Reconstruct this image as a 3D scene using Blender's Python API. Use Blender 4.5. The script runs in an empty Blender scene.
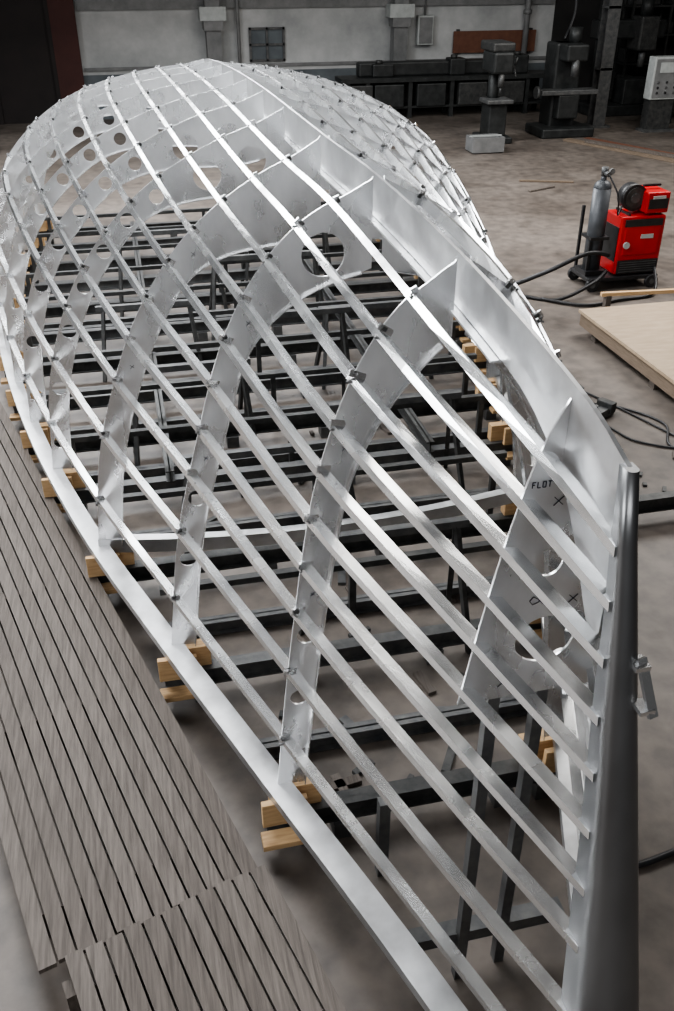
import bpy, bmesh, math, random
from mathutils import Vector, Matrix, Euler
random.seed(4)
XC=1.33
# ---------------- materials ----------------
def mat(name, col, metal=0.0, rough=0.6, col2=None, scale=8, bump=0.0, stretch=(1,1,1), rvar=0.0, detail=6):
    m=bpy.data.materials.new(name); m.use_nodes=True
    nt=m.node_tree; b=nt.nodes['Principled BSDF']
    b.inputs['Metallic'].default_value=metal; b.inputs['Roughness'].default_value=rough
    b.inputs['Base Color'].default_value=(*col,1)
    tc=nt.nodes.new('ShaderNodeTexCoord'); mp=nt.nodes.new('ShaderNodeMapping'); mp.inputs['Scale'].default_value=stretch
    nt.links.new(tc.outputs['Object'],mp.inputs['Vector'])
    n=nt.nodes.new('ShaderNodeTexNoise'); n.inputs['Scale'].default_value=scale; n.inputs['Detail'].default_value=detail
    n.inputs['Roughness'].default_value=0.6
    nt.links.new(mp.outputs['Vector'],n.inputs['Vector'])
    if col2:
        r=nt.nodes.new('ShaderNodeValToRGB'); r.color_ramp.elements[0].position=.3; r.color_ramp.elements[1].position=.7
        r.color_ramp.elements[0].color=(*col,1); r.color_ramp.elements[1].color=(*col2,1)
        nt.links.new(n.outputs['Fac'],r.inputs['Fac']); nt.links.new(r.outputs['Color'],b.inputs['Base Color'])
    if rvar:
        mr=nt.nodes.new('ShaderNodeMapRange'); mr.inputs['To Min'].default_value=rough-rvar; mr.inputs['To Max'].default_value=rough+rvar
        mr.inputs['From Min'].default_value=.3; mr.inputs['From Max'].default_value=.7
        nt.links.new(n.outputs['Fac'],mr.inputs['Value']); nt.links.new(mr.outputs['Result'],b.inputs['Roughness'])
    if bump:
        bp=nt.nodes.new('ShaderNodeBump'); bp.inputs['Strength'].default_value=bump; bp.inputs['Distance'].default_value=.02
        nt.links.new(n.outputs['Fac'],bp.inputs['Height']); nt.links.new(bp.outputs['Normal'],b.inputs['Normal'])
    return m
ALU=mat('aluminium_plate',(.76,.77,.78),.90,.29,(.95,.96,.97),2.5,.06,rvar=.07,detail=4,stretch=(1.4,1,.7))
ALU2=mat('aluminium_bar',(.76,.77,.78),.93,.25,(.96,.97,.97),3,.06,rvar=.06,detail=4)
ALUB=mat('aluminium_beam_dull',(.48,.485,.49),.85,.36,(.66,.67,.68),5,.05,rvar=.08,detail=3)
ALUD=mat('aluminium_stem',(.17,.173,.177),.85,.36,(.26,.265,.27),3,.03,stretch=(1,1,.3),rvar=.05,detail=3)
STEEL=mat('dark_steel',(.030,.032,.033),.3,.5,(.08,.08,.077),10,.1)
STEELG=mat('grey_steel',(.07,.074,.078),.4,.5,(.15,.15,.146),8,.1)
PINE=mat('pine_block',(.46,.29,.15),0,.7,(.64,.44,.24),6,.1,stretch=(1,8,8))
PLY=mat('plywood',(.33,.245,.165),0,.6,(.43,.335,.235),3,.02,stretch=(1,4,1))
PLYE=mat('plywood_edge',(.13,.10,.07),0,.7,(.21,.16,.12),5,.05,stretch=(1,1,20))
BOARD=mat('weathered_board',(.060,.049,.041),0,.72,(.13,.110,.095),5,.3,stretch=(12,.7,3))
BOARD2=mat('weathered_board_b',(.072,.060,.051),0,.72,(.155,.133,.116),5,.3,stretch=(12,.7,3))
BLACK=mat('black_rubber',(.012,.012,.013),0,.45,(.025,.025,.027),10)
RED=mat('red_enamel',(.42,.008,.010),0,.35,(.52,.014,.016),4)
GREYP=mat('grey_paint',(.13,.135,.135),0,.5,(.22,.22,.22),3)
CYL=mat('gas_cylinder_grey',(.05,.055,.06),.2,.45,(.085,.09,.10),6)
WHITE=mat('pale_enamel',(.34,.36,.35),0,.5,(.46,.48,.47),6)
INK=mat('marker_ink',(.02,.022,.04),0,.6)
MACH=mat('machine_green_grey',(.016,.018,.018),.2,.5,(.042,.044,.044),5)
RUST=mat('rust_brown',(.12,.05,.032),0,.7,(.17,.075,.045),6)
WELD=mat('weld_bead',(.08,.08,.08),.8,.5,(.35,.35,.35),60,.5)
def floor_mat():
    m=bpy.data.materials.new('oily_concrete'); m.use_nodes=True; nt=m.node_tree; b=nt.nodes['Principled BSDF']
    tc=nt.nodes.new('ShaderNodeTexCoord')
    def noise(s,d):
        n=nt.nodes.new('ShaderNodeTexNoise'); n.inputs['Scale'].default_value=s; n.inputs['Detail'].default_value=d; nt.links.new(tc.outputs['Object'],n.inputs['Vector']); return n
    a=noise(.5,9); c=noise(5,12); g=noise(1.7,10)
    r=nt.nodes.new('ShaderNodeValToRGB'); e=r.color_ramp.elements
    e[0].position=.34; e[0].color=(.105,.089,.077,1); e[1].position=.64; e[1].color=(.185,.162,.143,1)
    nt.links.new(a.outputs['Fac'],r.inputs['Fac'])
    r2=nt.nodes.new('ShaderNodeValToRGB'); e=r2.color_ramp.elements
    e[0].position=.30; e[0].color=(.65,.65,.65,1); e[1].position=.62; e[1].color=(1.08,1.06,1.04,1)
    nt.links.new(c.outputs['Fac'],r2.inputs['Fac'])
    r3=nt.nodes.new('ShaderNodeValToRGB'); e=r3.color_ramp.elements
    e[0].position=.34; e[0].color=(.55,.53,.52,1); e[1].position=.46; e[1].color=(1,1,1,1)
    nt.links.new(g.outputs['Fac'],r3.inputs['Fac'])
    mx=nt.nodes.new('ShaderNodeMixRGB'); mx.blend_type='MULTIPLY'; mx.inputs['Fac'].default_value=1
    nt.links.new(r.outputs['Color'],mx.inputs['Color1']); nt.links.new(r2.outputs['Color'],mx.inputs['Color2'])
    mx2=nt.nodes.new('ShaderNodeMixRGB'); mx2.blend_type='MULTIPLY'; mx2.inputs['Fac'].default_value=.7
    nt.links.new(mx.outputs['Color'],mx2.inputs['Color1']); nt.links.new(r3.outputs['Color'],mx2.inputs['Color2'])
    nt.links.new(mx2.outputs['Color'],b.inputs['Base Color'])
    b.inputs['Roughness'].default_value=.5
    bp=nt.nodes.new('ShaderNodeBump'); bp.inputs['Strength'].default_value=.15; bp.inputs['Distance'].default_value=.02
    nt.links.new(c.outputs['Fac'],bp.inputs['Height']); nt.links.new(bp.outputs['Normal'],b.inputs['Normal'])
    return m
FLOOR=floor_mat()
WALLP=mat('whitewashed_wall',(.28,.29,.29),0,.8,(.50,.505,.50),.9,.1,detail=9)
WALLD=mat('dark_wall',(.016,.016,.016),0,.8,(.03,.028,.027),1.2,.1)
WALLF=mat('grimy_wall',(.07,.07,.07),0,.8,(.13,.13,.128),1.0,.1)
DADO=mat('blue_grey_dado',(.08,.09,.10),0,.8,(.14,.16,.17),1.5,.1,detail=9)
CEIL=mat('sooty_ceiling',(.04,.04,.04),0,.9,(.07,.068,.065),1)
DOOR=mat('dark_red_door',(.010,.007,.007),0,.7,(.018,.012,.011),2)
DOORR=mat('red_oxide_paint',(.045,.013,.011),0,.7,(.065,.02,.016),2)

# ---------------- mesh builder ----------------
class MB:
    def __init__(s,name,parent=None):
        s.bm=bmesh.new(); s.name=name; s.mats=[]; s.parent=parent
    def mi(s,m):
        if m not in s.mats: s.mats.append(m)
        return s.mats.index(m)
    def box(s,c,size,m,rot=(0,0,0),bev=0):
        M=Matrix.Translation(c)@Euler(rot).to_matrix().to_4x4()@Matrix.Diagonal((*size,1))
        r=bmesh.ops.create_cube(s.bm,size=1,matrix=M); vs=r['verts']
        fs=set(f for v in vs for f in v.link_faces)
        k=s.mi(m)
        for f in fs: f.material_index=k
        if bev:
            es=list(set(e for v in vs for e in v.link_edges))
            rr=bmesh.ops.bevel(s.bm,geom=es,offset=bev,segments=2,affect='EDGES',profile=.5)
            for f in rr['faces']: f.material_index=k
    def bar(s,p,q,w,h,m,up=(0,0,1)):
        p=Vector(p);q=Vector(q);d=(q-p);L=d.length;d.normalize();u=Vector(up)
        x=d.cross(u)
        if x.length<1e-4: x=d.cross(Vector((0,1,0)))
        x.normalize(); z=x.cross(d)
        k=s.mi(m); V=[]
        for a in(-1,1):
            for b in(-1,1):
                for c in(-1,1):
                    V.append(s.bm.verts.new((p+q)/2+x*(a*w/2)+d*(b*L/2)+z*(c*h/2)))
        for f in((0,1,3,2),(4,6,7,5),(0,4,5,1),(2,3,7,6),(0,2,6,4),(1,5,7,3)):
            fc=s.bm.faces.new([V[i] for i in f]); fc.material_index=k
    def blob(s,c,r,m,sc):
        k=s.mi(m); c=Vector(c)
        t=s.bm.verts.new(c+Vector((0,0,r*sc[2]))); b=s.bm.verts.new(c-Vector((0,0,r*sc[2])))
        R=[s.bm.verts.new(c+Vector((r*sc[0]*math.cos(a),r*sc[1]*math.sin(a),0))) for a in [math.pi*i/3 for i in range(6)]]
        for i in range(6):
            for f in((R[i],R[(i+1)%6],t),(R[(i+1)%6],R[i],b)):
                fc=s.bm.faces.new(f); fc.material_index=k; fc.smooth=True
    def ibeam(s,p,q,w,h,m):
        p=Vector(p);q=Vector(q);t=.012
        s.bar(p,q,t,h,m)
        for sg in(-1,1):
            o=Vector((0,0,sg*(h/2-t/2))); s.bar(p+o,q+o,w,t,m)
    def cyl(s,p,q,r,m,r2=None,seg=20,cap=True,smooth=True):
        p=Vector(p);q=Vector(q);d=q-p;L=d.length
        M=Matrix.Translation((p+q)/2)@d.to_track_quat('Z','Y').to_matrix().to_4x4()
        rr=bmesh.ops.create_cone(s.bm,cap_ends=cap,segments=seg,radius1=r,radius2=r if r2 is None else r2,depth=L,matrix=M);k=s.mi(m)
        for f in set(f for v in rr['verts'] for f in v.link_faces):
            f.material_index=k
            if smooth and len(f.verts)==4: f.smooth=True
    def sph(s,c,r,m,sc=(1,1,1),u=20,v=12):
        rr=bmesh.ops.create_uvsphere(s.bm,u_segments=u,v_segments=v,radius=r,matrix=Matrix.Translation(c)@Matrix.Diagonal((*sc,1)));k=s.mi(m)
        for f in set(f for v in rr['verts'] for f in v.link_faces): f.material_index=k; f.smooth=True
    def tube(s,pts,r,m,seg=8):
        pts=smooth_path(pts)
        rings=[]
        for i,p in enumerate(pts):
            d=(pts[min(i+1,len(pts)-1)]-pts[max(i-1,0)]).normalized()
            u=Vector((0,0,1)) if abs(d.z)<.95 else Vector((1,0,0))
            x=d.cross(u).normalized();y=x.cross(d)
            rings.append([s.bm.verts.new(p+r*(math.cos(a)*x+math.sin(a)*y)) for a in [2*math.pi*j/seg for j in range(seg)]])
        k=s.mi(m)
        for a,b in zip(rings,rings[1:]):
            for j in range(seg):
                f=s.bm.faces.new((a[j],a[(j+1)%seg],b[(j+1)%seg],b[j])); f.material_index=k; f.smooth=True
        for rg in (rings[0][::-1],rings[-1]):
            f=s.bm.faces.new(rg); f.material_index=k
    def loft(s,rings,m,closed=True,cap=True,smooth=False):
        k=s.mi(m);R=[[s.bm.verts.new(p) for p in r] for r in rings];n=len(R[0])
        for a,b in zip(R,R[1:]):
            for j in range(n if closed else n-1):
                f=s.bm.faces.new((a[j],a[(j+1)%n],b[(j+1)%n],b[j])); f.material_index=k; f.smooth=smooth
        if cap and closed:
            for rg in(R[0][::-1],R[-1]):
                f=s.bm.faces.new(rg); f.material_index=k
    def done(s):
        bmesh.ops.recalc_face_normals(s.bm,faces=s.bm.faces)
        me=bpy.data.meshes.new(s.name); s.bm.to_mesh(me); s.bm.free()
        for m in s.mats: me.materials.append(m)
        o=bpy.data.objects.new(s.name,me); bpy.context.scene.collection.objects.link(o)
        if s.parent: o.parent=s.parent
        return o
def smooth_path(pts,n=8):
    P=[Vector(p) for p in pts]
    if len(P)<3: return P
    out=[]
    for i in range(len(P)-1):
        a=P[max(i-1,0)];b=P[i];c=P[i+1];d=P[min(i+2,len(P)-1)]
        for j in range(n):
            t=j/n
            out.append(.5*((2*b)+(c-a)*t+(2*a-5*b+4*c-d)*t*t+(3*b-a-3*c+d)*t**3))
    out.append(P[-1]); return out
def empty(name,loc=(0,0,0)):
    e=bpy.data.objects.new(name,None); e.location=loc; bpy.context.scene.collection.objects.link(e); return e

# ---------------- hull surface ----------------
ctrl={
3.43:[(.87,.5),(.79,1.3),(.68,2.15),(.59,2.57),(.45,2.95),(.25,3.24),(0,3.38)],
4.75:[(1.36,.5),(1.24,1.35),(1.03,2.15),(.87,2.63),(.65,3.01),(.36,3.28),(0,3.42)],
6.07:[(1.83,.5),(1.71,1.3),(1.47,2.02),(1.22,2.50),(.90,2.89),(.48,3.19),(0,3.40)],
8.71:[(2.53,.5),(2.46,1.3),(2.24,1.98),(1.88,2.49),(1.36,2.91),(.71,3.20),(0,3.37)],
11.35:[(2.95,.5),(2.93,1.3),(2.76,1.97),(2.36,2.52),(1.70,2.92),(.88,3.16),(0,3.27)],
14.0:[(3.0,.5),(2.96,1.25),(2.76,1.87),(2.32,2.40),(1.68,2.77),(.86,2.98),(0,3.07)],
16.5:[(2.8,.5),(2.72,1.1),(2.48,1.62),(2.05,2.08),(1.45,2.40),(.74,2.60),(0,2.68)]}
YS=sorted(ctrl)
def hermite(xs,vs,x):
    n=len(xs)
    def tan(i):
        if i==0: return (vs[1]-vs[0])/(xs[1]-xs[0])
        if i==n-1: return (vs[-1]-vs[-2])/(xs[-1]-xs[-2])
        a=(vs[i]-vs[i-1])/(xs[i]-xs[i-1]); b=(vs[i+1]-vs[i])/(xs[i+1]-xs[i]); ha=xs[i]-xs[i-1];hb=xs[i+1]-xs[i]
        return (a*hb+b*ha)/(ha+hb)
    i=0
    while i<n-2 and x>xs[i+1]: i+=1
    h=xs[i+1]-xs[i];t=(x-xs[i])/h
    return (2*t**3-3*t*t+1)*vs[i]+(t**3-2*t*t+t)*h*tan(i)+(-2*t**3+3*t*t)*vs[i+1]+(t**3-t*t)*h*tan(i+1)
def cat(arr,x):
    n=len(arr); i=min(max(int(math.floor(x)),0),n-2); t=x-i
    b=arr[i];c=arr[i+1]; a=arr[i-1] if i>0 else 2*b-c; d=arr[i+2] if i+2<n else 2*c-b
    return .5*((2*b)+(c-a)*t+(2*a-5*b+4*c-d)*t*t+(3*b-a-3*c+d)*t**3)
raw=[]
stem=[(.10,.5,1.26),(.08,1.25,1.50),(.06,1.85,1.66),(.045,2.3,1.78),(.03,2.72,1.88),(.02,3.0,1.94),(0,3.18,1.98)]
raw.append([Vector((h,y,z)) for h,z,y in stem])
Y0=2.38
f0=[(.48,.5),(.41,1.3),(.295,2.0),(.23,2.42),(.16,2.80),(.085,3.09),(0,3.28)]
raw.append([Vector((h,Y0,z)) for h,z in f0])
YF=[3.43,4.75,6.07,7.39]+[7.39+1.01*i for i in range(1,10)]
NF=len(YF)
for y in YF:
    raw.append([Vector((hermite(YS,[ctrl[q][j][0] for q in YS],y),y,hermite(YS,[ctrl[q][j][1] for q in YS],y))) for j in range(7)])
NG=24
grid=[]
for row in raw:
    D=[cat(row,6*i/240) for i in range(241)]
    cum=[0]
    for a,b in zip(D,D[1:]): cum.append(cum[-1]+(b-a).length)
    out=[];j=0
    for k in range(NG+1):
        t=cum[-1]*k/NG
        while j<239 and cum[j+1]<t: j+=1
        u=(t-cum[j])/max(cum[j+1]-cum[j],1e-9); out.append(D[j].lerp(D[j+1],min(max(u,0),1)))
    grid.append(out)
NS=len(grid)
def S(s,f):
    return cat([cat(row,f*NG) for row in grid],s)
def SN(s,f):
    e=.01
    ds=S(min(s+2*e,NS-1),f)-S(max(s-2*e,0),f); dg=S(s,min(f+e,1))-S(s,max(f-e,0))
    return ds.cross(dg).normalized(), dg.normalized()
def W(v,side): return Vector((XC+side*v.x,v.y,v.z))
hull=empty('boat_hull_frame')
STR=[.115,.265,.385,.475,.56,.64,.715,.79,.86,.925]
n0,_=SN(4,.2); SG=1 if n0.x>0 else -1
def plate_from_loops(name,loops,y,thick,m,parent):
    cu=bpy.data.curves.new(name+'_c','CURVE'); cu.dimensions='2D'; cu.fill_mode='BOTH'; cu.extrude=thick/2
    for lp in loops:
        sp=cu.splines.new('POLY'); sp.points.add(len(lp)-1)
        for i,(x,z) in enumerate(lp): sp.points[i].co=(x,z,0,1)
        sp.use_cyclic_u=True
    ob=bpy.data.objects.new(name+'_c',cu); bpy.context.scene.collection.objects.link(ob)
    dg=bpy.context.evaluated_depsgraph_get(); dg.update()
    me=bpy.data.meshes.new_from_object(ob.evaluated_get(dg))
    bpy.data.objects.remove(ob)
    for v in me.vertices:
        x,z,t=v.co; v.co=(x,y-t,z)
    me.materials.clear(); me.materials.append(m); me.name=name
    o=bpy.data.objects.new(name,me); bpy.context.scene.collection.objects.link(o); o.parent=parent
    return o
def circ(x,z,r,rz=None,n=24):
    rz=rz or r
    return [(x+r*math.cos(2*math.pi*i/n),z+rz*math.sin(2*math.pi*i/n)) for i in range(n)]
def sm(t): t=max(0,min(1,t)); return t*t*(3-2*t)
mk=MB('marker_lettering',hull)
def stroke(x,z,x2,z2,y,w=.0028): mk.bar((x,y,z),(x2,y,z2),w,w,INK,up=(0,1,0))
for k in range(NF):
    s=k+2; y=grid[s][0].y
    wside=[.145,.15,.175,.16][min(k,3)]; wtop=[.27,.42,.54,.50][min(k,3)]
    def wid(f): return wside+(wtop-wside)*sm((f-.60)/.34)
    def nrm(f):
        n,_=SN(s,f); n=n*SG; n.y=0; n.normalize(); return n
    def inn(f): return S(s,f)-nrm(f)*wid(f)
    FS=[i/80 for i in range(81)]
    outer=[S(s,f)+nrm(f)*.004 for f in FS]; inner=[inn(f) for f in FS]
    for side,nm in((-1,'port'),(1,'starboard')):
        gap=.03
        lo=[(XC+side*max(p.x,gap),p.z+(.03*sm((f-.93)/.07))) for p,f in zip(outer,FS)]
        li=[]
        for p in inner:
            if p.x<gap:
                li.append((XC+side*gap,p.z)); break
            li.append((XC+side*p.x,p.z))
        loops=[lo+li[::-1]]
        def hole(f,r,q=.5,rz=None):
            c=S(s,f)-nrm(f)*wid(f)*q
            loops.append(circ(XC+side*c.x,c.z,r,rz))
        if k==0:
            hole(.205,.050);hole(.338,.052)
        elif k==1:
            hole(.205,.054);hole(.338,.056); hole(.86,.12,.56)
        elif k==2: pass
        else:
            bays=[.0]+STR
            for a,b in zip(bays[:7],bays[1:8]): hole((a+b)/2+.01,.058)
            hole(.80,.11,.52); hole(.90,.115,.5)
        plate_from_loops(f'frame_{k+1}_{nm}',loops,y,.010,ALU,hull)
    if k<3:
        for f,q in((.68,.5),(.42,.5)):
            c=S(s,f)-nrm(f)*wid(f)*q; r=.010+.002*k
            stroke(XC-c.x-r,c.z-r,XC-c.x+r,c.z+r,y-.007,.0025); stroke(XC-c.x-r,c.z+r,XC-c.x+r,c.z-r*.6,y-.007,.0025)
    mb=MB(f'frame_{k+1}_inner_flange',hull)
    for side in(-1,1):
        rings=[]
        for f in [i*.025 for i in range(0,40)]:
            p=inn(f); n=nrm(f)
            if p.x<.06: break
            q=W(p,side); nn=Vector((side*n.x,0,n.z))
            rings.append([q+Vector((0,-.03,0)),q+Vector((0,.03,0)),q+Vector((0,.03,0))-nn*.007,q+Vector((0,-.03,0))-nn*.007])
        mb.loft(rings,ALU2)
    mb.done()
# stringers
mb=MB('longitudinal_stringers',hull); clip=MB('stringer_clips',hull)
prof=[(0,0),(0,.034),(.005,.034),(.005,.006),(.056,.006),(.056,0)]
for side in(-1,1):
    for g in STR:
        rings=[]
        smax=NS-1; n=(NS-1)*4
        for i in range(n+1):
            s=.03+(smax-.03)*i/n
            p=S(s,g); nr,tg=SN(s,g); nr=nr*SG
            q=W(p,side); nn=Vector((side*nr.x,nr.y,nr.z)); tt=Vector((side*tg.x,tg.y,tg.z))
            q=q+nn*.010
            rings.append([q-nn*d-tt*e for d,e in prof])
        mb.loft(rings,ALU2)
        for k in range(NF):
            s=k+2; p=S(s,g); nr,tg=SN(s,g);nr=nr*SG
            nn=Vector((side*nr.x,nr.y,nr.z)); tt=Vector((side*tg.x,tg.y,tg.z)); q=W(p,side)
            j=random.uniform(-.008,.008)
            a=q+tt*(.012+j)+Vector((0,-.014,0))
            clip.bar(a-nn*.05,a+nn*random.uniform(.02,.036),.010,random.uniform(.026,.04),ALU2,up=tt+Vector((0,random.uniform(-.3,.3),0)))
            for _ in range(4):
                c=q+tt*random.uniform(-.03,.03)+Vector((0,random.uniform(-.035,-.006),0))+nn*random.uniform(0,.014)
                clip.blob(c,random.uniform(.006,.012),WELD,(random.uniform(.7,1.5),1,random.uniform(.7,1.3)))
            if random.random()<.5:
                c=q+tt*.02+Vector((0,-.02,0))
                clip.bar(c-nn*.01,c+nn*.014,.018,.018,STEEL,up=tt)
mb.done(); clip.done()
# sheer plate
mb=MB('sheer_rail',hull)
for side in(-1,1):
    rings=[]
    for i in range(70):
        s=(NS-1)*i/69; p=S(s,0); p2=S(min(s+.03,NS-1),0)-S(max(s-.03,0),0); p2.z=0;p2.normalize()
        o=Vector((p2.y,-p2.x,0)); o=o if o.x>0 else -o
        q=W(p,side); oo=Vector((side*o.x,o.y,0))
        rings.append([q+oo*.07,q-oo*.07,q-oo*.07-Vector((0,0,.06)),q+oo*.07-Vector((0,0,.06))])
    mb.loft(rings,ALUB)
mb.done()
# keel
mb=MB('keel_plate',hull)
rings=[];N=110
for i in range(N):
    s=(NS-1)*i/(N-1); p=S(s,1)
    top=p.z+.035; dep=.22
    if s<2: dep=.22+.45*sm((1.5-s)/1.5)
    th=.008
    rings.append([(XC-th,p.y,top),(XC+th,p.y,top),(XC+th,p.y,top-dep),(XC-th,p.y,top-dep)])
mb.loft(rings,ALUB)
rings=[]
for i in range(N):
    s=1.6+(NS-2.6)*i/(N-1); p=S(s,1)
    z=p.z-.19
    rings.append([(XC-.045,p.y,z),(XC+.045,p.y,z),(XC+.045,p.y,z-.01),(XC-.045,p.y,z-.01)])
mb.loft(rings,ALU)
mb.done()
# stem
mb=MB('stem_post',hull)
prof_s=[(3.22,1.985,.020,.04),(3.0,1.935,.028,.05),(2.72,1.855,.038,.07),(2.45,1.785,.050,.09),(2.15,1.70,.062,.11),(1.91,1.635,.073,.12),(1.6,1.555,.088,.14),(1.33,1.485,.102,.15),(.9,1.36,.125,.17),(.45,1.23,.145,.19)]
rings=[]
for z,y,w,d in prof_s:
    r=[]
    for j in range(17):
        a=math.pi*j/16; r.append((XC-w*math.cos(a),y-w*math.sin(a)*.9,z))
    r.append((XC+w*1.02,y+d,z)); r.append((XC-w*1.02,y+d,z))
    rings.append(r)
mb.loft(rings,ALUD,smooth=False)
for f in mb.bm.faces: f.smooth=len(f.verts)==4
mb.bar((XC+.035,1.80,2.66),(XC+.060,1.715,2.49),.012,.034,ALU2,up=(1,.2,0))
mb.box((XC+.03,1.80,2.64),(.05,.06,.016),ALU2); mb.box((XC+.04,1.745,2.51),(.05,.06,.016),ALU2)
mb.done()
# forward floor plate
gs=[.53+(.993-.53)*i/30 for i in range(31)]
L=[(XC-S(1,g).x,S(1,g).z) for g in gs]; Rr=[(XC+S(1,g).x,S(1,g).z) for g in gs[::-1]]
plate_from_loops('collision_floor_plate',[L+Rr,circ(XC-.0,2.62,.055,.06),circ(XC+.03,2.26,.12,.11)],Y0,.010,ALU,hull)
YM=Y0-.007
for cx,cz,r in((XC-.0,2.88,.017),(XC-.12,2.07,.02),(XC+.12,2.44,.017)):
    stroke(cx-r,cz-r,cx+r,cz+r,YM);stroke(cx-r,cz+r,cx+r,cz-r,YM)
x0=XC-.105; z0=2.965
for k,ch in enumerate('FLOT'):
    x=x0+k*.019
    if ch=='F': stroke(x,z0-.022,x,z0,YM);stroke(x,z0,x+.011,z0,YM);stroke(x,z0-.010,x+.008,z0-.010,YM)
    if ch=='L': stroke(x,z0-.022,x,z0,YM);stroke(x,z0-.022,x+.011,z0-.022,YM)
    if ch=='O': stroke(x,z0-.022,x,z0,YM);stroke(x+.011,z0-.022,x+.011,z0,YM);stroke(x,z0,x+.011,z0,YM);stroke(x,z0-.022,x+.011,z0-.022,YM)
    if ch=='T': stroke(x+.006,z0-.022,x+.006,z0,YM);stroke(x,z0,x+.013,z0,YM)
a=(XC-.03,2.455)
pp=[(.03,.02),(.01,-.01),(-.012,-.018),(-.025,0),(-.012,.018),(.008,.005),(.03,-.02)]
for (u,v),(u2,v2) in zip(pp,pp[1:]): stroke(a[0]+u,a[1]+v,a[0]+u2,a[1]+v2,YM)
mk.done()
# deck beam at frame 3
mb=MB('deck_beam',hull)
h=grid[4][0].x;y=grid[4][0].y
rings=[]
for i in range(41):
    t=-1+2*i/40; x=XC+h*t; z=.56-.15*(1-t*t)
    rings.append([(x,y-.02,z),(x,y+.06,z),(x,y+.06,z-.008),(x,y-.012,z-.008),(x,y-.012,z-.12),(x,y-.02,z-.12)])
mb.loft(rings,ALUB)
mb.done()

# ---------------- building cradle ----------------
cr=empty('building_cradle')
bm_=MB('steel_beams',cr); bl=MB('timber_blocks_and_scrap',cr)
for k in range(NF):
    s=k+2;y=grid[s][0].y;h=grid[s][0].x
    xl=XC-h-.08; xr=XC+h+[.3,.4,1.6,1.0,1.0,.3][min(k,5)]
    zt=.26
    bm_.ibeam((xl,y+.02,zt-.07),(xr,y+.02,zt-.07),.10,.14,STEELG if k%2 else STEEL)
    for x in (xl+.25,XC-.5,XC+.5,XC+h-.1):
        bm_.box((x,y+.02,.06),(.12,.16,.12),STEELG)
    for sd in(-1,1):
        xx=XC+sd*h
        bl.box((xx-sd*.02,y-.07,.35),(.26,.04,.18),PINE,rot=(0,0,random.uniform(-.08,.08)),bev=.004)
        bl.box((xx-sd*.1,y+.06,.345),(.30,.09,.17),PINE,bev=.004)
        bl.box((xx+sd*.0,y-.08,.13),(.24,.11,.04),PINE,bev=.004)
    if k<NF-1:
        dy=(YF[k+1]-y)/2
        y2=y+dy;h2=S(s+.5,0).x
        bm_.ibeam((XC-h2+.15,y2,.07),(XC+h2-.1,y2,.07),.09,.12,STEELG)
        if k>=1:
            bm_.bar((XC-h2+.2,y2-.2,.62),(XC+h2-.3,y2-.2,.62),.06,.05,STEEL)
            for xx in(XC-h2+.3,XC,XC+h2-.4): bm_.bar((xx,y2-.2,0),(xx,y2-.2,.62),.05,.05,STEEL,up=(0,1,0))
for x in (XC-1.2,XC+1.3):
    bm_.ibeam((x,7.3,.33),(x,16.2,.33),.08,.12,STEEL)
for y,x in [(5.0,XC+.2),(6.6,XC-.4),(7.2,XC+.9),(8.2,XC-.9),(9.0,XC+.3),(9.8,XC+1.4),(10.6,XC-1.2),(11.6,XC+.4),(12.5,XC-.8),(13.4,XC+1)]:
    zt=random.uniform(.8,1.25); w=random.uniform(.5,.8)
    bm_.bar((x-w,y,zt),(x+w,y,zt),.06,.06,STEELG)
    for sx in(-1,1):
        bm_.bar((x+sx*w*.85,y,zt),(x+sx*w,y-.25,0),.04,.04,STEEL)
        bm_.bar((x+sx*w*.85,y,zt),(x+sx*w,y+.25,0),.04,.04,STEEL)
for x,y in((XC-.13,Y0+.05),(XC+.1,Y0+.09)):
    bm_.bar((x,y,0),(x,y,2.05),.05,.05,STEELG,up=(0,1,0))
bm_.bar((XC-.42,Y0+.1,.3),(XC+.42,Y0+.1,.3),.08,.08,STEELG)
bm_.bar((XC-.35,3.1,0),(XC-.35,3.1,.6),.06,.06,STEELG,up=(0,1,0))
bl.box((XC-.2,1.7,.06),(.6,.12,.1),PINE)
bl.box((XC-.3,1.9,.4),(.25,.05,.08),PINE)
for i in range(32):  # loose scrap on the floor inside the hull, not cradle blocks
    yy=random.uniform(3.6,8.5); hw=.4+.32*(yy-3.4)**.8
    bl.box((XC+random.uniform(-hw,hw),yy,.015),(random.uniform(.06,.28),random.uniform(.03,.07),.03),random.choice([STEELG,STEEL,BOARD,BOARD2]),rot=(0,0,random.uniform(0,3)))
bm_.done(); bl.done()

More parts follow.
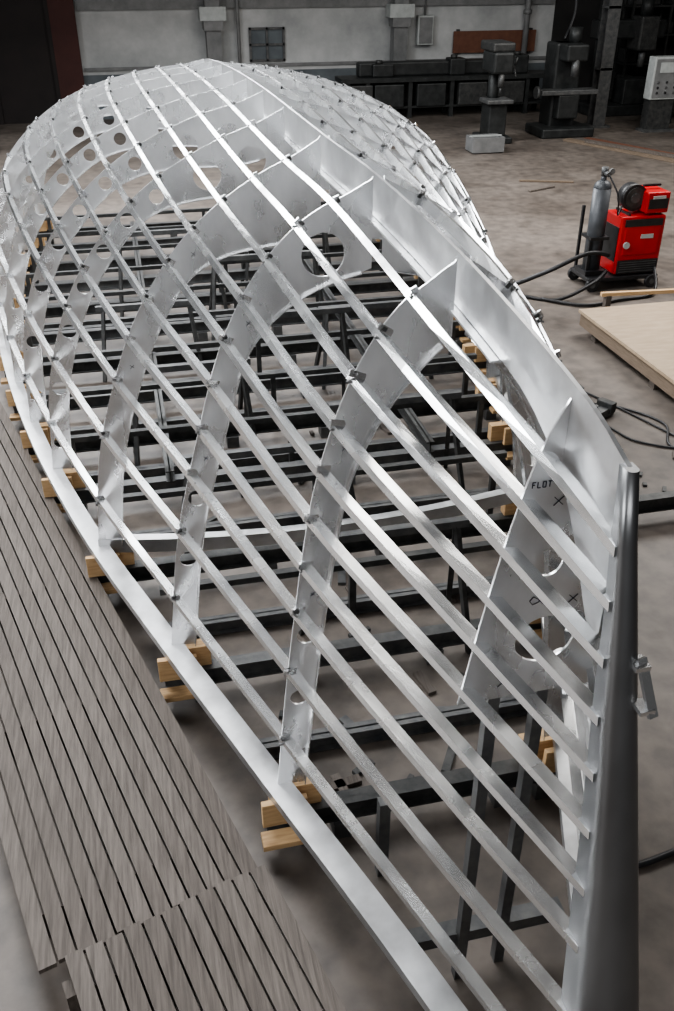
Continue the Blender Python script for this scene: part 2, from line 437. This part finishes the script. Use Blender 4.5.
# ---------------- wooden walkway ----------------
mb=MB('wooden_walkway')
ang=-16*math.pi/180
d=Vector((math.sin(ang),math.cos(ang),0)); r=Vector((d.y,-d.x,0))
o=Vector((.30,3.06,0))
nb=12;w=.099
for j in range(nb):
    off=-(j+.5)*w
    m=random.choice([BOARD,BOARD2])
    dx=random.uniform(-.01,.01)
    a=o+r*off+d*(.04+dx); b=o+r*off+d*7.6
    bz=.235+random.uniform(-.003,.003)
    mb.bar(a+Vector((0,0,bz)),b+Vector((0,0,bz)),w-.012,.03,m)
    a=o+r*off+d*(.02+dx); b=o+r*off-d*2.6
    bz=.275+random.uniform(-.003,.003)
    if j<11: mb.bar(a+r*.03+Vector((0,0,bz)),b+r*.03+Vector((0,0,bz)),w-.012,.03,random.choice([BOARD,BOARD2]))
for t in(-2.2,-1.0,-.1,.4,1.8,3.2,4.6,6.0,7.3):
    c=o+d*t
    mb.bar(c-r*.02+Vector((0,0,.13)),c-r*(nb*w-.09)+Vector((0,0,.13)),.09,.18,BOARD)
    for q in(.1,nb*w-.15): 
        mb.box(c-r*q+Vector((0,0,.02)),(.1,.1,.04),BOARD)
mb.done()

# ---------------- room ----------------
mb=MB('floor'); mb.box((4,14,-.05),(44,46,.1),FLOOR); mb.done()
YW=29.6
mb=MB('wall_back')
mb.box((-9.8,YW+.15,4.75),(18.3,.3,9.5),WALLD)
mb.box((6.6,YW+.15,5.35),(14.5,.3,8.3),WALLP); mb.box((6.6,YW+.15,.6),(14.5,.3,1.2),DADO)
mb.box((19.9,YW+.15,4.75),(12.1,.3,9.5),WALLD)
mb.done()
mb=MB('wall_left'); mb.box((-14,11,4.75),(.3,37,9.5),WALLF); mb.done()
mb=MB('wall_right'); mb.box((26,11,4.75),(.3,37,9.5),WALLF); mb.done()
mb=MB('wall_front'); mb.box((6,-7.5,4.75),(40,.3,9.5),WALLF); mb.done()
mb=MB('ceiling')
mb.box((6,11,9.65),(41,38,.2),CEIL)
for yy in range(-5,30,5): mb.box((6,yy,9.3),(41,.25,.5),CEIL)
mb.done()
mb=MB('door_1')
mb.box((-4.2,YW-.1,3),(5.6,.12,6),DOOR)
for x in(-6.9,-5,-3.1,-1.4): mb.box((x,YW-.2,3),(.12,.1,6),DOOR)
mb.box((-1.0,YW-.2,3),(.7,.12,6),DOORR)
mb.done()
for i,x in enumerate((3.15,8.75)):
    mb=MB('wall_column'); 
    mb.box((x,YW-.25,4),(.42,.4,8),GREYP); mb.box((x,YW-.3,2.75),(.75,.5,.35),WHITE); mb.box((x,YW-.3,.3),(.6,.5,.6),GREYP)
    mb.box((x,YW-.3,2.45),(.55,.45,.25),GREYP)
    mb.done()
mb=MB('trim_1'); mb.box((6.6,YW-.03,1.35),(14.4,.06,.08),GREYP); mb.box((6.6,YW-.05,3.0),(14.4,.08,.3),GREYP); mb.done()
mb=MB('window_1')
for dx in(-.5,0,.5): mb.box((4.75+dx,YW-.04,1.9),(.06,.08,.9),STEELG)
for dz in(-.42,0,.42): mb.box((4.75,YW-.04,1.9+dz),(1.06,.08,.06),STEELG)
mb.box((4.75,YW-.015,1.9),(1,.03,.85),DADO); mb.done()
mb=MB('rusty_sheet_panel'); mb.box((11.9,YW-.1,1.85),(2.7,.06,.6),RUST); 
for x in(10.7,13.1): mb.box((x,YW-.05,1.85),(.08,.1,.7),STEEL)
mb.done()
mb=MB('wall_pipe'); mb.cyl((12.85,YW-.25,.0),(12.85,YW-.25,6),.09,GREYP)
for z in(1,2.6,4): mb.cyl((12.85,YW-.25,z),(12.85,YW-.25,z+.12),.13,GREYP)
mb.cyl((3.9,YW-.15,0),(3.9,YW-.15,6),.05,GREYP)
mb.done()
mb=MB('junction_box'); mb.box((9.6,YW-.12,2.2),(.5,.22,.8),WHITE,bev=.02); mb.box((9.6,YW-.24,2.2),(.4,.02,.7),GREYP); mb.cyl((9.6,YW-.1,2.6),(9.6,YW-.1,5),.03,GREYP); mb.done()
mb=MB('workbench')
mb.box((9.9,28.2,1.05),(6.6,.9,.12),MACH)
for x in(6.8,7.4,8.7,10,11.3,12.4,13.0):
    mb.box((x,27.85,.5),(.12,.12,1),MACH); mb.box((x,28.5,.5),(.12,.12,1),MACH)
mb.box((9.9,28.2,.3),(6.4,.8,.06),MACH); mb.box((9.9,28.55,.7),(6.4,.05,.7),STEEL)
for x in(7.1,8.05,9.35,10.65,11.85): mb.box((x,28.1,.62),(.9,.7,.62),random.choice([MACH,STEEL]),bev=.03)
mb.box((9.6,28.3,1.3),(4.8,.4,.38),MACH,bev=.05)
for x,h in((7.9,.35),(10.2,.45),(12.2,.5)):
    mb.box((x,28.2,1.11+h/2),(random.uniform(.4,.7),.5,h),MACH,bev=.04)
    mb.cyl((x-.1,28.1,1.11+h),(x-.1,28.1,1.2+h),.1,STEEL)
mb.done()
def drill(x,y):
    mb=MB('drill_press')
    mb.box((x,y,.08),(.75,1.0,.16),MACH,bev=.03)
    mb.cyl((x,y+.2,.16),(x,y+.2,2.1),.14,MACH)
    mb.box((x,y,.55),(.5,.6,.8),MACH,bev=.04)
    mb.box((x,y-.1,1.0),(.7,.65,.1),STEELG,bev=.02); mb.cyl((x,y+.2,.85),(x,y+.2,1.05),.2,MACH)
    mb.box((x,y,1.9),(.55,.85,.5),MACH,bev=.06); mb.box((x,y+.1,2.25),(.6,.95,.22),STEEL,bev=.05)
    mb.cyl((x,y-.3,1.35),(x,y-.3,1.68),.08,STEELG); mb.cyl((x,y-.3,1.2),(x,y-.3,1.35),.03,STEELG)
    mb.cyl((x+.25,y-.25,1.8),(x+.36,y-.25,1.8),.05,STEEL)
    for a in(0,2.1,4.2): mb.cyl((x+.34,y-.25,1.8),(x+.36,y-.25+.25*math.cos(a),1.8+.25*math.sin(a)),.018,STEELG)
    mb.cyl((x,y+.5,1.7),(x,y+.5,2.1),.16,MACH)
    mb.done()
drill(9.75,23.8)
mb=MB('milling_machine'); x,y=11.9,24.3
mb.box((x,y,.12),(1.5,1.2,.24),MACH,bev=.04); mb.box((x,y+.25,1.2),(.75,.7,2.1),MACH,bev=.06)
mb.box((x,y-.1,.75),(.6,.6,.6),MACH,bev=.04); mb.box((x,y-.2,1.1),(1.6,.45,.12),STEELG,bev=.02)
mb.box((x,y-.05,2.05),(.6,1.1,.4),MACH,bev=.05); mb.cyl((x,y-.5,1.5),(x,y-.5,1.9),.1,STEELG)
mb.cyl((x-.82,y-.2,1.1),(x-.9,y-.2,1.1),.15,STEELG); mb.cyl((x+.2,y+.1,2.2),(x+.2,y+.1,2.6),.17,MACH)
mb.tube([(x,y+.3,2.3),(x+.3,y+.5,2.9),(x+.4,y+.8,3.6),(x+.5,y+1,4.5)],.04,BLACK)
mb.done()
mb=MB('radial_drill'); x,y=14.9,27.3
mb.box((x,y,.15),(1.7,1.3,.3),MACH,bev=.03); mb.cyl((x-.4,y,.3),(x-.4,y,3.4),.28,MACH)
mb.box((x+.3,y,2.3),(2.2,.5,.5),MACH,bev=.05); mb.box((x+.7,y-.2,2.2),(.6,.7,.9),STEEL,bev=.05); mb.cyl((x+.7,y-.3,1.3),(x+.7,y-.3,1.8),.1,STEELG)
mb.box((x+.6,y-.2,.65),(.9,.7,.7),MACH,bev=.03); mb.cyl((x+.7,y-.2,2.65),(x+.7,y-.2,3.1),.18,MACH)
mb.done()
mb=MB('lathe'); x,y=16.8,25.4
mb.box((x,y,.85),(3.2,.5,.35),MACH,bev=.03)
for dx in(-1.3,1.3): mb.box((x+dx,y,.35),(.6,.6,.7),MACH,bev=.03)
mb.box((x-1.25,y,1.3),(.8,.6,.65),MACH,bev=.05); mb.cyl((x-.85,y,1.25),(x-.7,y,1.25),.2,STEELG)
mb.box((x+1.25,y,1.15),(.4,.3,.35),MACH,bev=.04); mb.box((x,y-.1,1.1),(.5,.6,.18),STEELG,bev=.02); mb.cyl((x-.1,y-.42,.9),(x-.1,y-.5,.9),.12,STEELG)
mb.done()
for x,y in((13.45,25.2),(18.6,27.2)):
    mb=MB('steel_column')
    mb.box((x,y,4.6),(.05,.34,9.2),STEEL)
    for dy in(-.17,.17): mb.box((x,y+dy,4.6),(.36,.04,9.2),STEELG)
    mb.box((x,y,.03),(.6,.6,.06),STEELG)
    for z in(1.5,3): mb.box((x,y,z),(.38,.38,.06),STEELG)
    mb.done()
mb=MB('control_cabinet'); x,y=14.75,24.2
mb.box((x,y,1.35),(.85,.35,1.05),WHITE,bev=.02); mb.box((x,y-.18,1.35),(.75,.02,.95),GREYP)
mb.box((x,y-.195,1.62),(.5,.02,.25),WHITE)
for i in range(3):
    for j in range(3): mb.cyl((x-.25+.25*i,y-.19,1.0+.13*j),(x-.25+.25*i,y-.22,1.0+.13*j),.03,[STEEL,BLACK,STEELG][(i+j)%3],seg=10)
mb.box((x,y+.05,.45),(.7,.35,.8),STEEL)
mb.box((x,y,.03),(.9,.5,.06),STEELG)
mb.tube([(x+.3,y,1.85),(x+.35,y+.1,2.6),(x+.8,y+.4,3.4),(x+1.6,y+.8,4)],.03,BLACK)
mb.done()
mb=MB('storage_rack'); x,y=18.0,28.9
for dx in(-2,-.7,.7,2):
    for dy in(-.3,.3): mb.box((x+dx,y+dy,1.5),(.07,.07,3),STEEL)
for z in(.4,1.2,2.0,2.8):
    mb.box((x,y,z),(4.1,.7,.05),STEEL)
    for q in range(7):
        h=random.uniform(.15,.5); mb.box((x-1.8+q*.6,y,z+.03+h/2),(random.uniform(.2,.45),.4,h),random.choice([STEELG,MACH,STEEL,STEEL]),bev=.02)
mb.done()
mb=MB('grey_crate'); x,y=9.05,22.5
mb.box((x,y,.04),(.8,.55,.04),GREYP)
for dx in(-.4,.4): mb.box((x+dx,y,.2),(.03,.55,.34),GREYP)
for dy in(-.27,.27): mb.box((x,y+dy,.2),(.8,.03,.34),GREYP)
mb.box((x,y,.375),(.84,.06,.03),WHITE)
mb.done()
mb=MB('timber_planks')
for i in range(4):
    mb.bar((11.7+i*.28,23.4,.03),(13.4+i*.3,19.4,.03),.24,.05,[PLYE,BOARD2,RUST,BOARD][i])
mb.bar((12.0,22.8,.085),(13.5,19.8,.085),.2,.05,BOARD2)
mb.done()
mb=MB('offcut_plank')
mb.bar((8.6,19.2,.02),(9.7,18.8,.02),.09,.03,PLYE); mb.bar((8.4,18.2,.02),(9.1,18.5,.02),.07,.03,BOARD2)
mb.done()

# ---------------- welding set ----------------
we=empty('welding_machine')
mb=MB('cart',we); x,y=7.35,12.35
mb.box((x-.1,y,.17),(1.15,.62,.06),BLACK,bev=.01)
for dx in(-.6,.38):
    for dy in(-.3,.3): 
        mb.cyl((x+dx,y+dy-.03,.1),(x+dx,y+dy+.03,.1),.1,BLACK); mb.cyl((x+dx,y+dy-.035,.1),(x+dx,y+dy+.035,.1),.04,STEELG)
mb.bar((x-.62,y+.25,.2),(x-.62,y+.25,1.15),.04,.04,BLACK,up=(0,1,0)); mb.bar((x-.62,y-.1,.2),(x-.62,y-.1,.7),.04,.04,BLACK,up=(0,1,0))
mb.box((x-.5,y+.0,.75),(.3,.32,.04),BLACK); mb.box((x-.5,y+.0,.23),(.34,.36,.08),BLACK)
mb.done()
mb=MB('power_source',we)
mb.box((x+.12,y,.64),(.72,.5,.86),RED,bev=.03)
mb.box((x+.12,y-.255,.72),(.56,.02,.42),RED,bev=.005); mb.box((x+.12,y-.262,.98),(.6,.02,.1),BLACK)
mb.box((x+.12,y-.262,.33),(.66,.02,.2),BLACK)
for i in range(5): mb.box((x+.12,y-.268,.26+i*.035),(.6,.02,.01),STEELG)
mb.box((x+.2,y-.27,.78),(.2,.012,.06),WHITE); mb.cyl((x-.12,y-.26,.66),(x-.12,y-.29,.66),.05,WHITE)
mb.box((x-.245,y,.66),(.02,.42,.5),BLACK)
for dx in(-.1,.34): mb.bar((x+dx,y-.2,1.09),(x+dx,y+.2,1.09),.03,.03,BLACK)
mb.done()
mb=MB('wire_feeder',we)
mb.box((x+.3,y,1.25),(.36,.5,.3),RED,bev=.02); mb.box((x+.3,y-.255,1.24),(.3,.02,.14),BLACK); mb.box((x+.3,y-.262,1.33),(.2,.01,.04),WHITE)
mb.bar((x+.16,y,1.45),(x+.44,y,1.45),.03,.03,BLACK)
mb.cyl((x-.0,y-.1,1.3),(x-.0,y+.1,1.3),.19,BLACK,seg=28); mb.cyl((x,y-.12,1.3),(x,y+.12,1.3),.07,STEELG)
mb.cyl((x-.0,y-.11,1.3),(x-.0,y-.10,1.3),.15,STEEL,seg=28)
mb.done()
mb=MB('gas_cylinder',we); cx,cy=x-.5,y
mb.cyl((cx,cy,.26),(cx,cy,1.45),.13,CYL,seg=28); mb.sph((cx,cy,1.45),.13,CYL,(1,1,.9)); mb.cyl((cx,cy,1.5),(cx,cy,1.64),.04,CYL)
mb.cyl((cx,cy,1.62),(cx,cy,1.74),.05,STEELG); mb.cyl((cx,cy-.05,1.66),(cx,cy-.14,1.66),.035,STEELG); mb.cyl((cx+.05,cy-.1,1.7),(cx+.05,cy-.13,1.7),.04,GREYP)
mb.tube([(cx,cy-.14,1.66),(cx+.1,cy-.3,1.4),(cx+.2,cy-.2,1.1),(cx+.3,cy-.1,1.2)],.012,BLACK)
mb.done()
mb=MB('welding_hoses',we)
mb.tube([(cx+.1,cy-.3,.55),(cx-.3,cy-.35,.6),(cx-.9,cy-.3,.35),(cx-1.4,cy+.1,.04),(cx-1.9,cy+.5,.03),(cx-2.6,cy+.2,.03)],.035,BLACK)
mb.tube([(cx+.1,cy-.3,.3),(cx-.2,cy-.5,.2),(cx-.8,cy-.6,.03),(cx-1.3,cy-.3,.03),(cx-2.0,cy-.2,.03),(cx-2.6,cy-.6,.03)],.028,BLACK)
mb.tube([(x+.4,cy-.3,.3),(x+.2,cy-.7,.05),(x-.4,cy-.8,.03),(x-1.0,cy-.9,.03),(x-1.5,cy-.5,.03)],.025,BLACK)
mb.done()
mb=MB('plywood_platform')
mb.box((7.35,8.7,.31),(3.15,3.7,.04),PLY)
mb.box((7.35,8.7,.20),(3.1,3.65,.16),PLYE)
for yy in(7.2,8.7,10.2): mb.box((7.35,yy,.06),(3.0,.12,.12),BOARD)
mb.done()
mb=MB('offcut_strip'); mb.bar((6.3,10.95,.36),(8.0,10.8,.36),.06,.05,PINE); mb.box((6.4,10.94,.17),(.08,.08,.34),BOARD); mb.box((7.9,10.81,.17),(.08,.08,.34),BOARD); mb.done()
mb=MB('floor_cables')
mb.tube([(4.4,9.2,.015),(4.7,8.6,.015),(5.2,8.3,.015),(5.5,7.8,.015),(5.3,7.3,.015),(5.7,6.9,.015),(6.3,6.6,.015)],.014,BLACK)
mb.tube([(4.2,8.6,.015),(4.8,8.0,.015),(5.0,7.5,.015),(5.5,7.2,.015),(6.0,7.3,.015),(6.6,6.9,.015)],.012,BLACK)
mb.tube([(4.5,10.5,.015),(4.7,9.8,.015),(4.6,9.2,.015),(5.0,8.8,.015),(5.6,7.1,.015)],.012,BLACK)
mb.tube([(1.9,2.3,.02),(2.1,2.75,.02),(2.5,2.8,.02),(3.1,2.9,.02)],.02,BLACK)
mb.done()
mb=MB('steel_clamp')
mb.box((4.85,8.1,.05),(.5,.12,.1),STEELG,rot=(0,0,.5),bev=.01); mb.cyl((4.75,8.0,.1),(4.75,8.0,.22),.03,STEELG); mb.box((5.0,8.2,.1),(.1,.2,.12),STEEL,rot=(0,0,.5),bev=.01)
mb.done()
mb=MB('scrap_steel_pieces')
n=0
while n<16:
    px,py=random.uniform(4.0,5.4),random.uniform(6.4,7.4)
    mb.box((px,py,.012),(random.uniform(.04,.2),random.uniform(.02,.05),.024),random.choice([STEELG,STEEL,BOARD]),rot=(0,0,random.uniform(0,3))); n+=1
mb.done()

# ---------------- lights ----------------
w=bpy.data.worlds.new('World'); bpy.context.scene.world=w; w.use_nodes=True
w.node_tree.nodes['Background'].inputs[0].default_value=(.85,.92,1,1); w.node_tree.nodes['Background'].inputs[1].default_value=.4
def area(name,loc,target,sx,sy,p,col=(1,.98,.95)):
    l=bpy.data.lights.new(name,'AREA'); l.shape='RECTANGLE'; l.size=sx;l.size_y=sy;l.energy=p;l.color=col
    o=bpy.data.objects.new(name,l); o.location=loc; o.rotation_euler=(Vector(target)-Vector(loc)).to_track_quat('-Z','Y').to_euler()
    bpy.context.scene.collection.objects.link(o)
area('skylight_aft',(0,20,8.9),(1,14,0),9,4,3700,(.96,.98,1))
area('skylight_mid',(-1,8.5,8.9),(1.3,7.5,0),2.5,6,1250,(.97,.98,1))
area('skylight_right',(11,14,8.9),(10,14,0),4,10,1500,(1,.97,.93))
area('window_light_left',(-12,7,6),(1,6,1.5),9,2.2,1500,(.96,.98,1))
area('front_fill',(-2,-5,8.9),(-1,-1,0),7,2,560,(.98,.98,1))  # added fill lamp behind the camera, brightens the bow plates; no real skylight
try:
    bpy.context.scene.view_settings.look='AgX - Medium High Contrast'
except Exception as e:
    pass
# ---------------- camera ----------------
cam=bpy.data.cameras.new('camera'); co=bpy.data.objects.new('camera',cam); bpy.context.scene.collection.objects.link(co)
co.location=(0,0,4.5); co.rotation_euler=(math.radians(90-32.1),0,math.radians(-13.1))
cam.sensor_fit='VERTICAL'; cam.sensor_height=36; cam.lens=36*900/1011; cam.clip_end=200
bpy.context.scene.camera=co
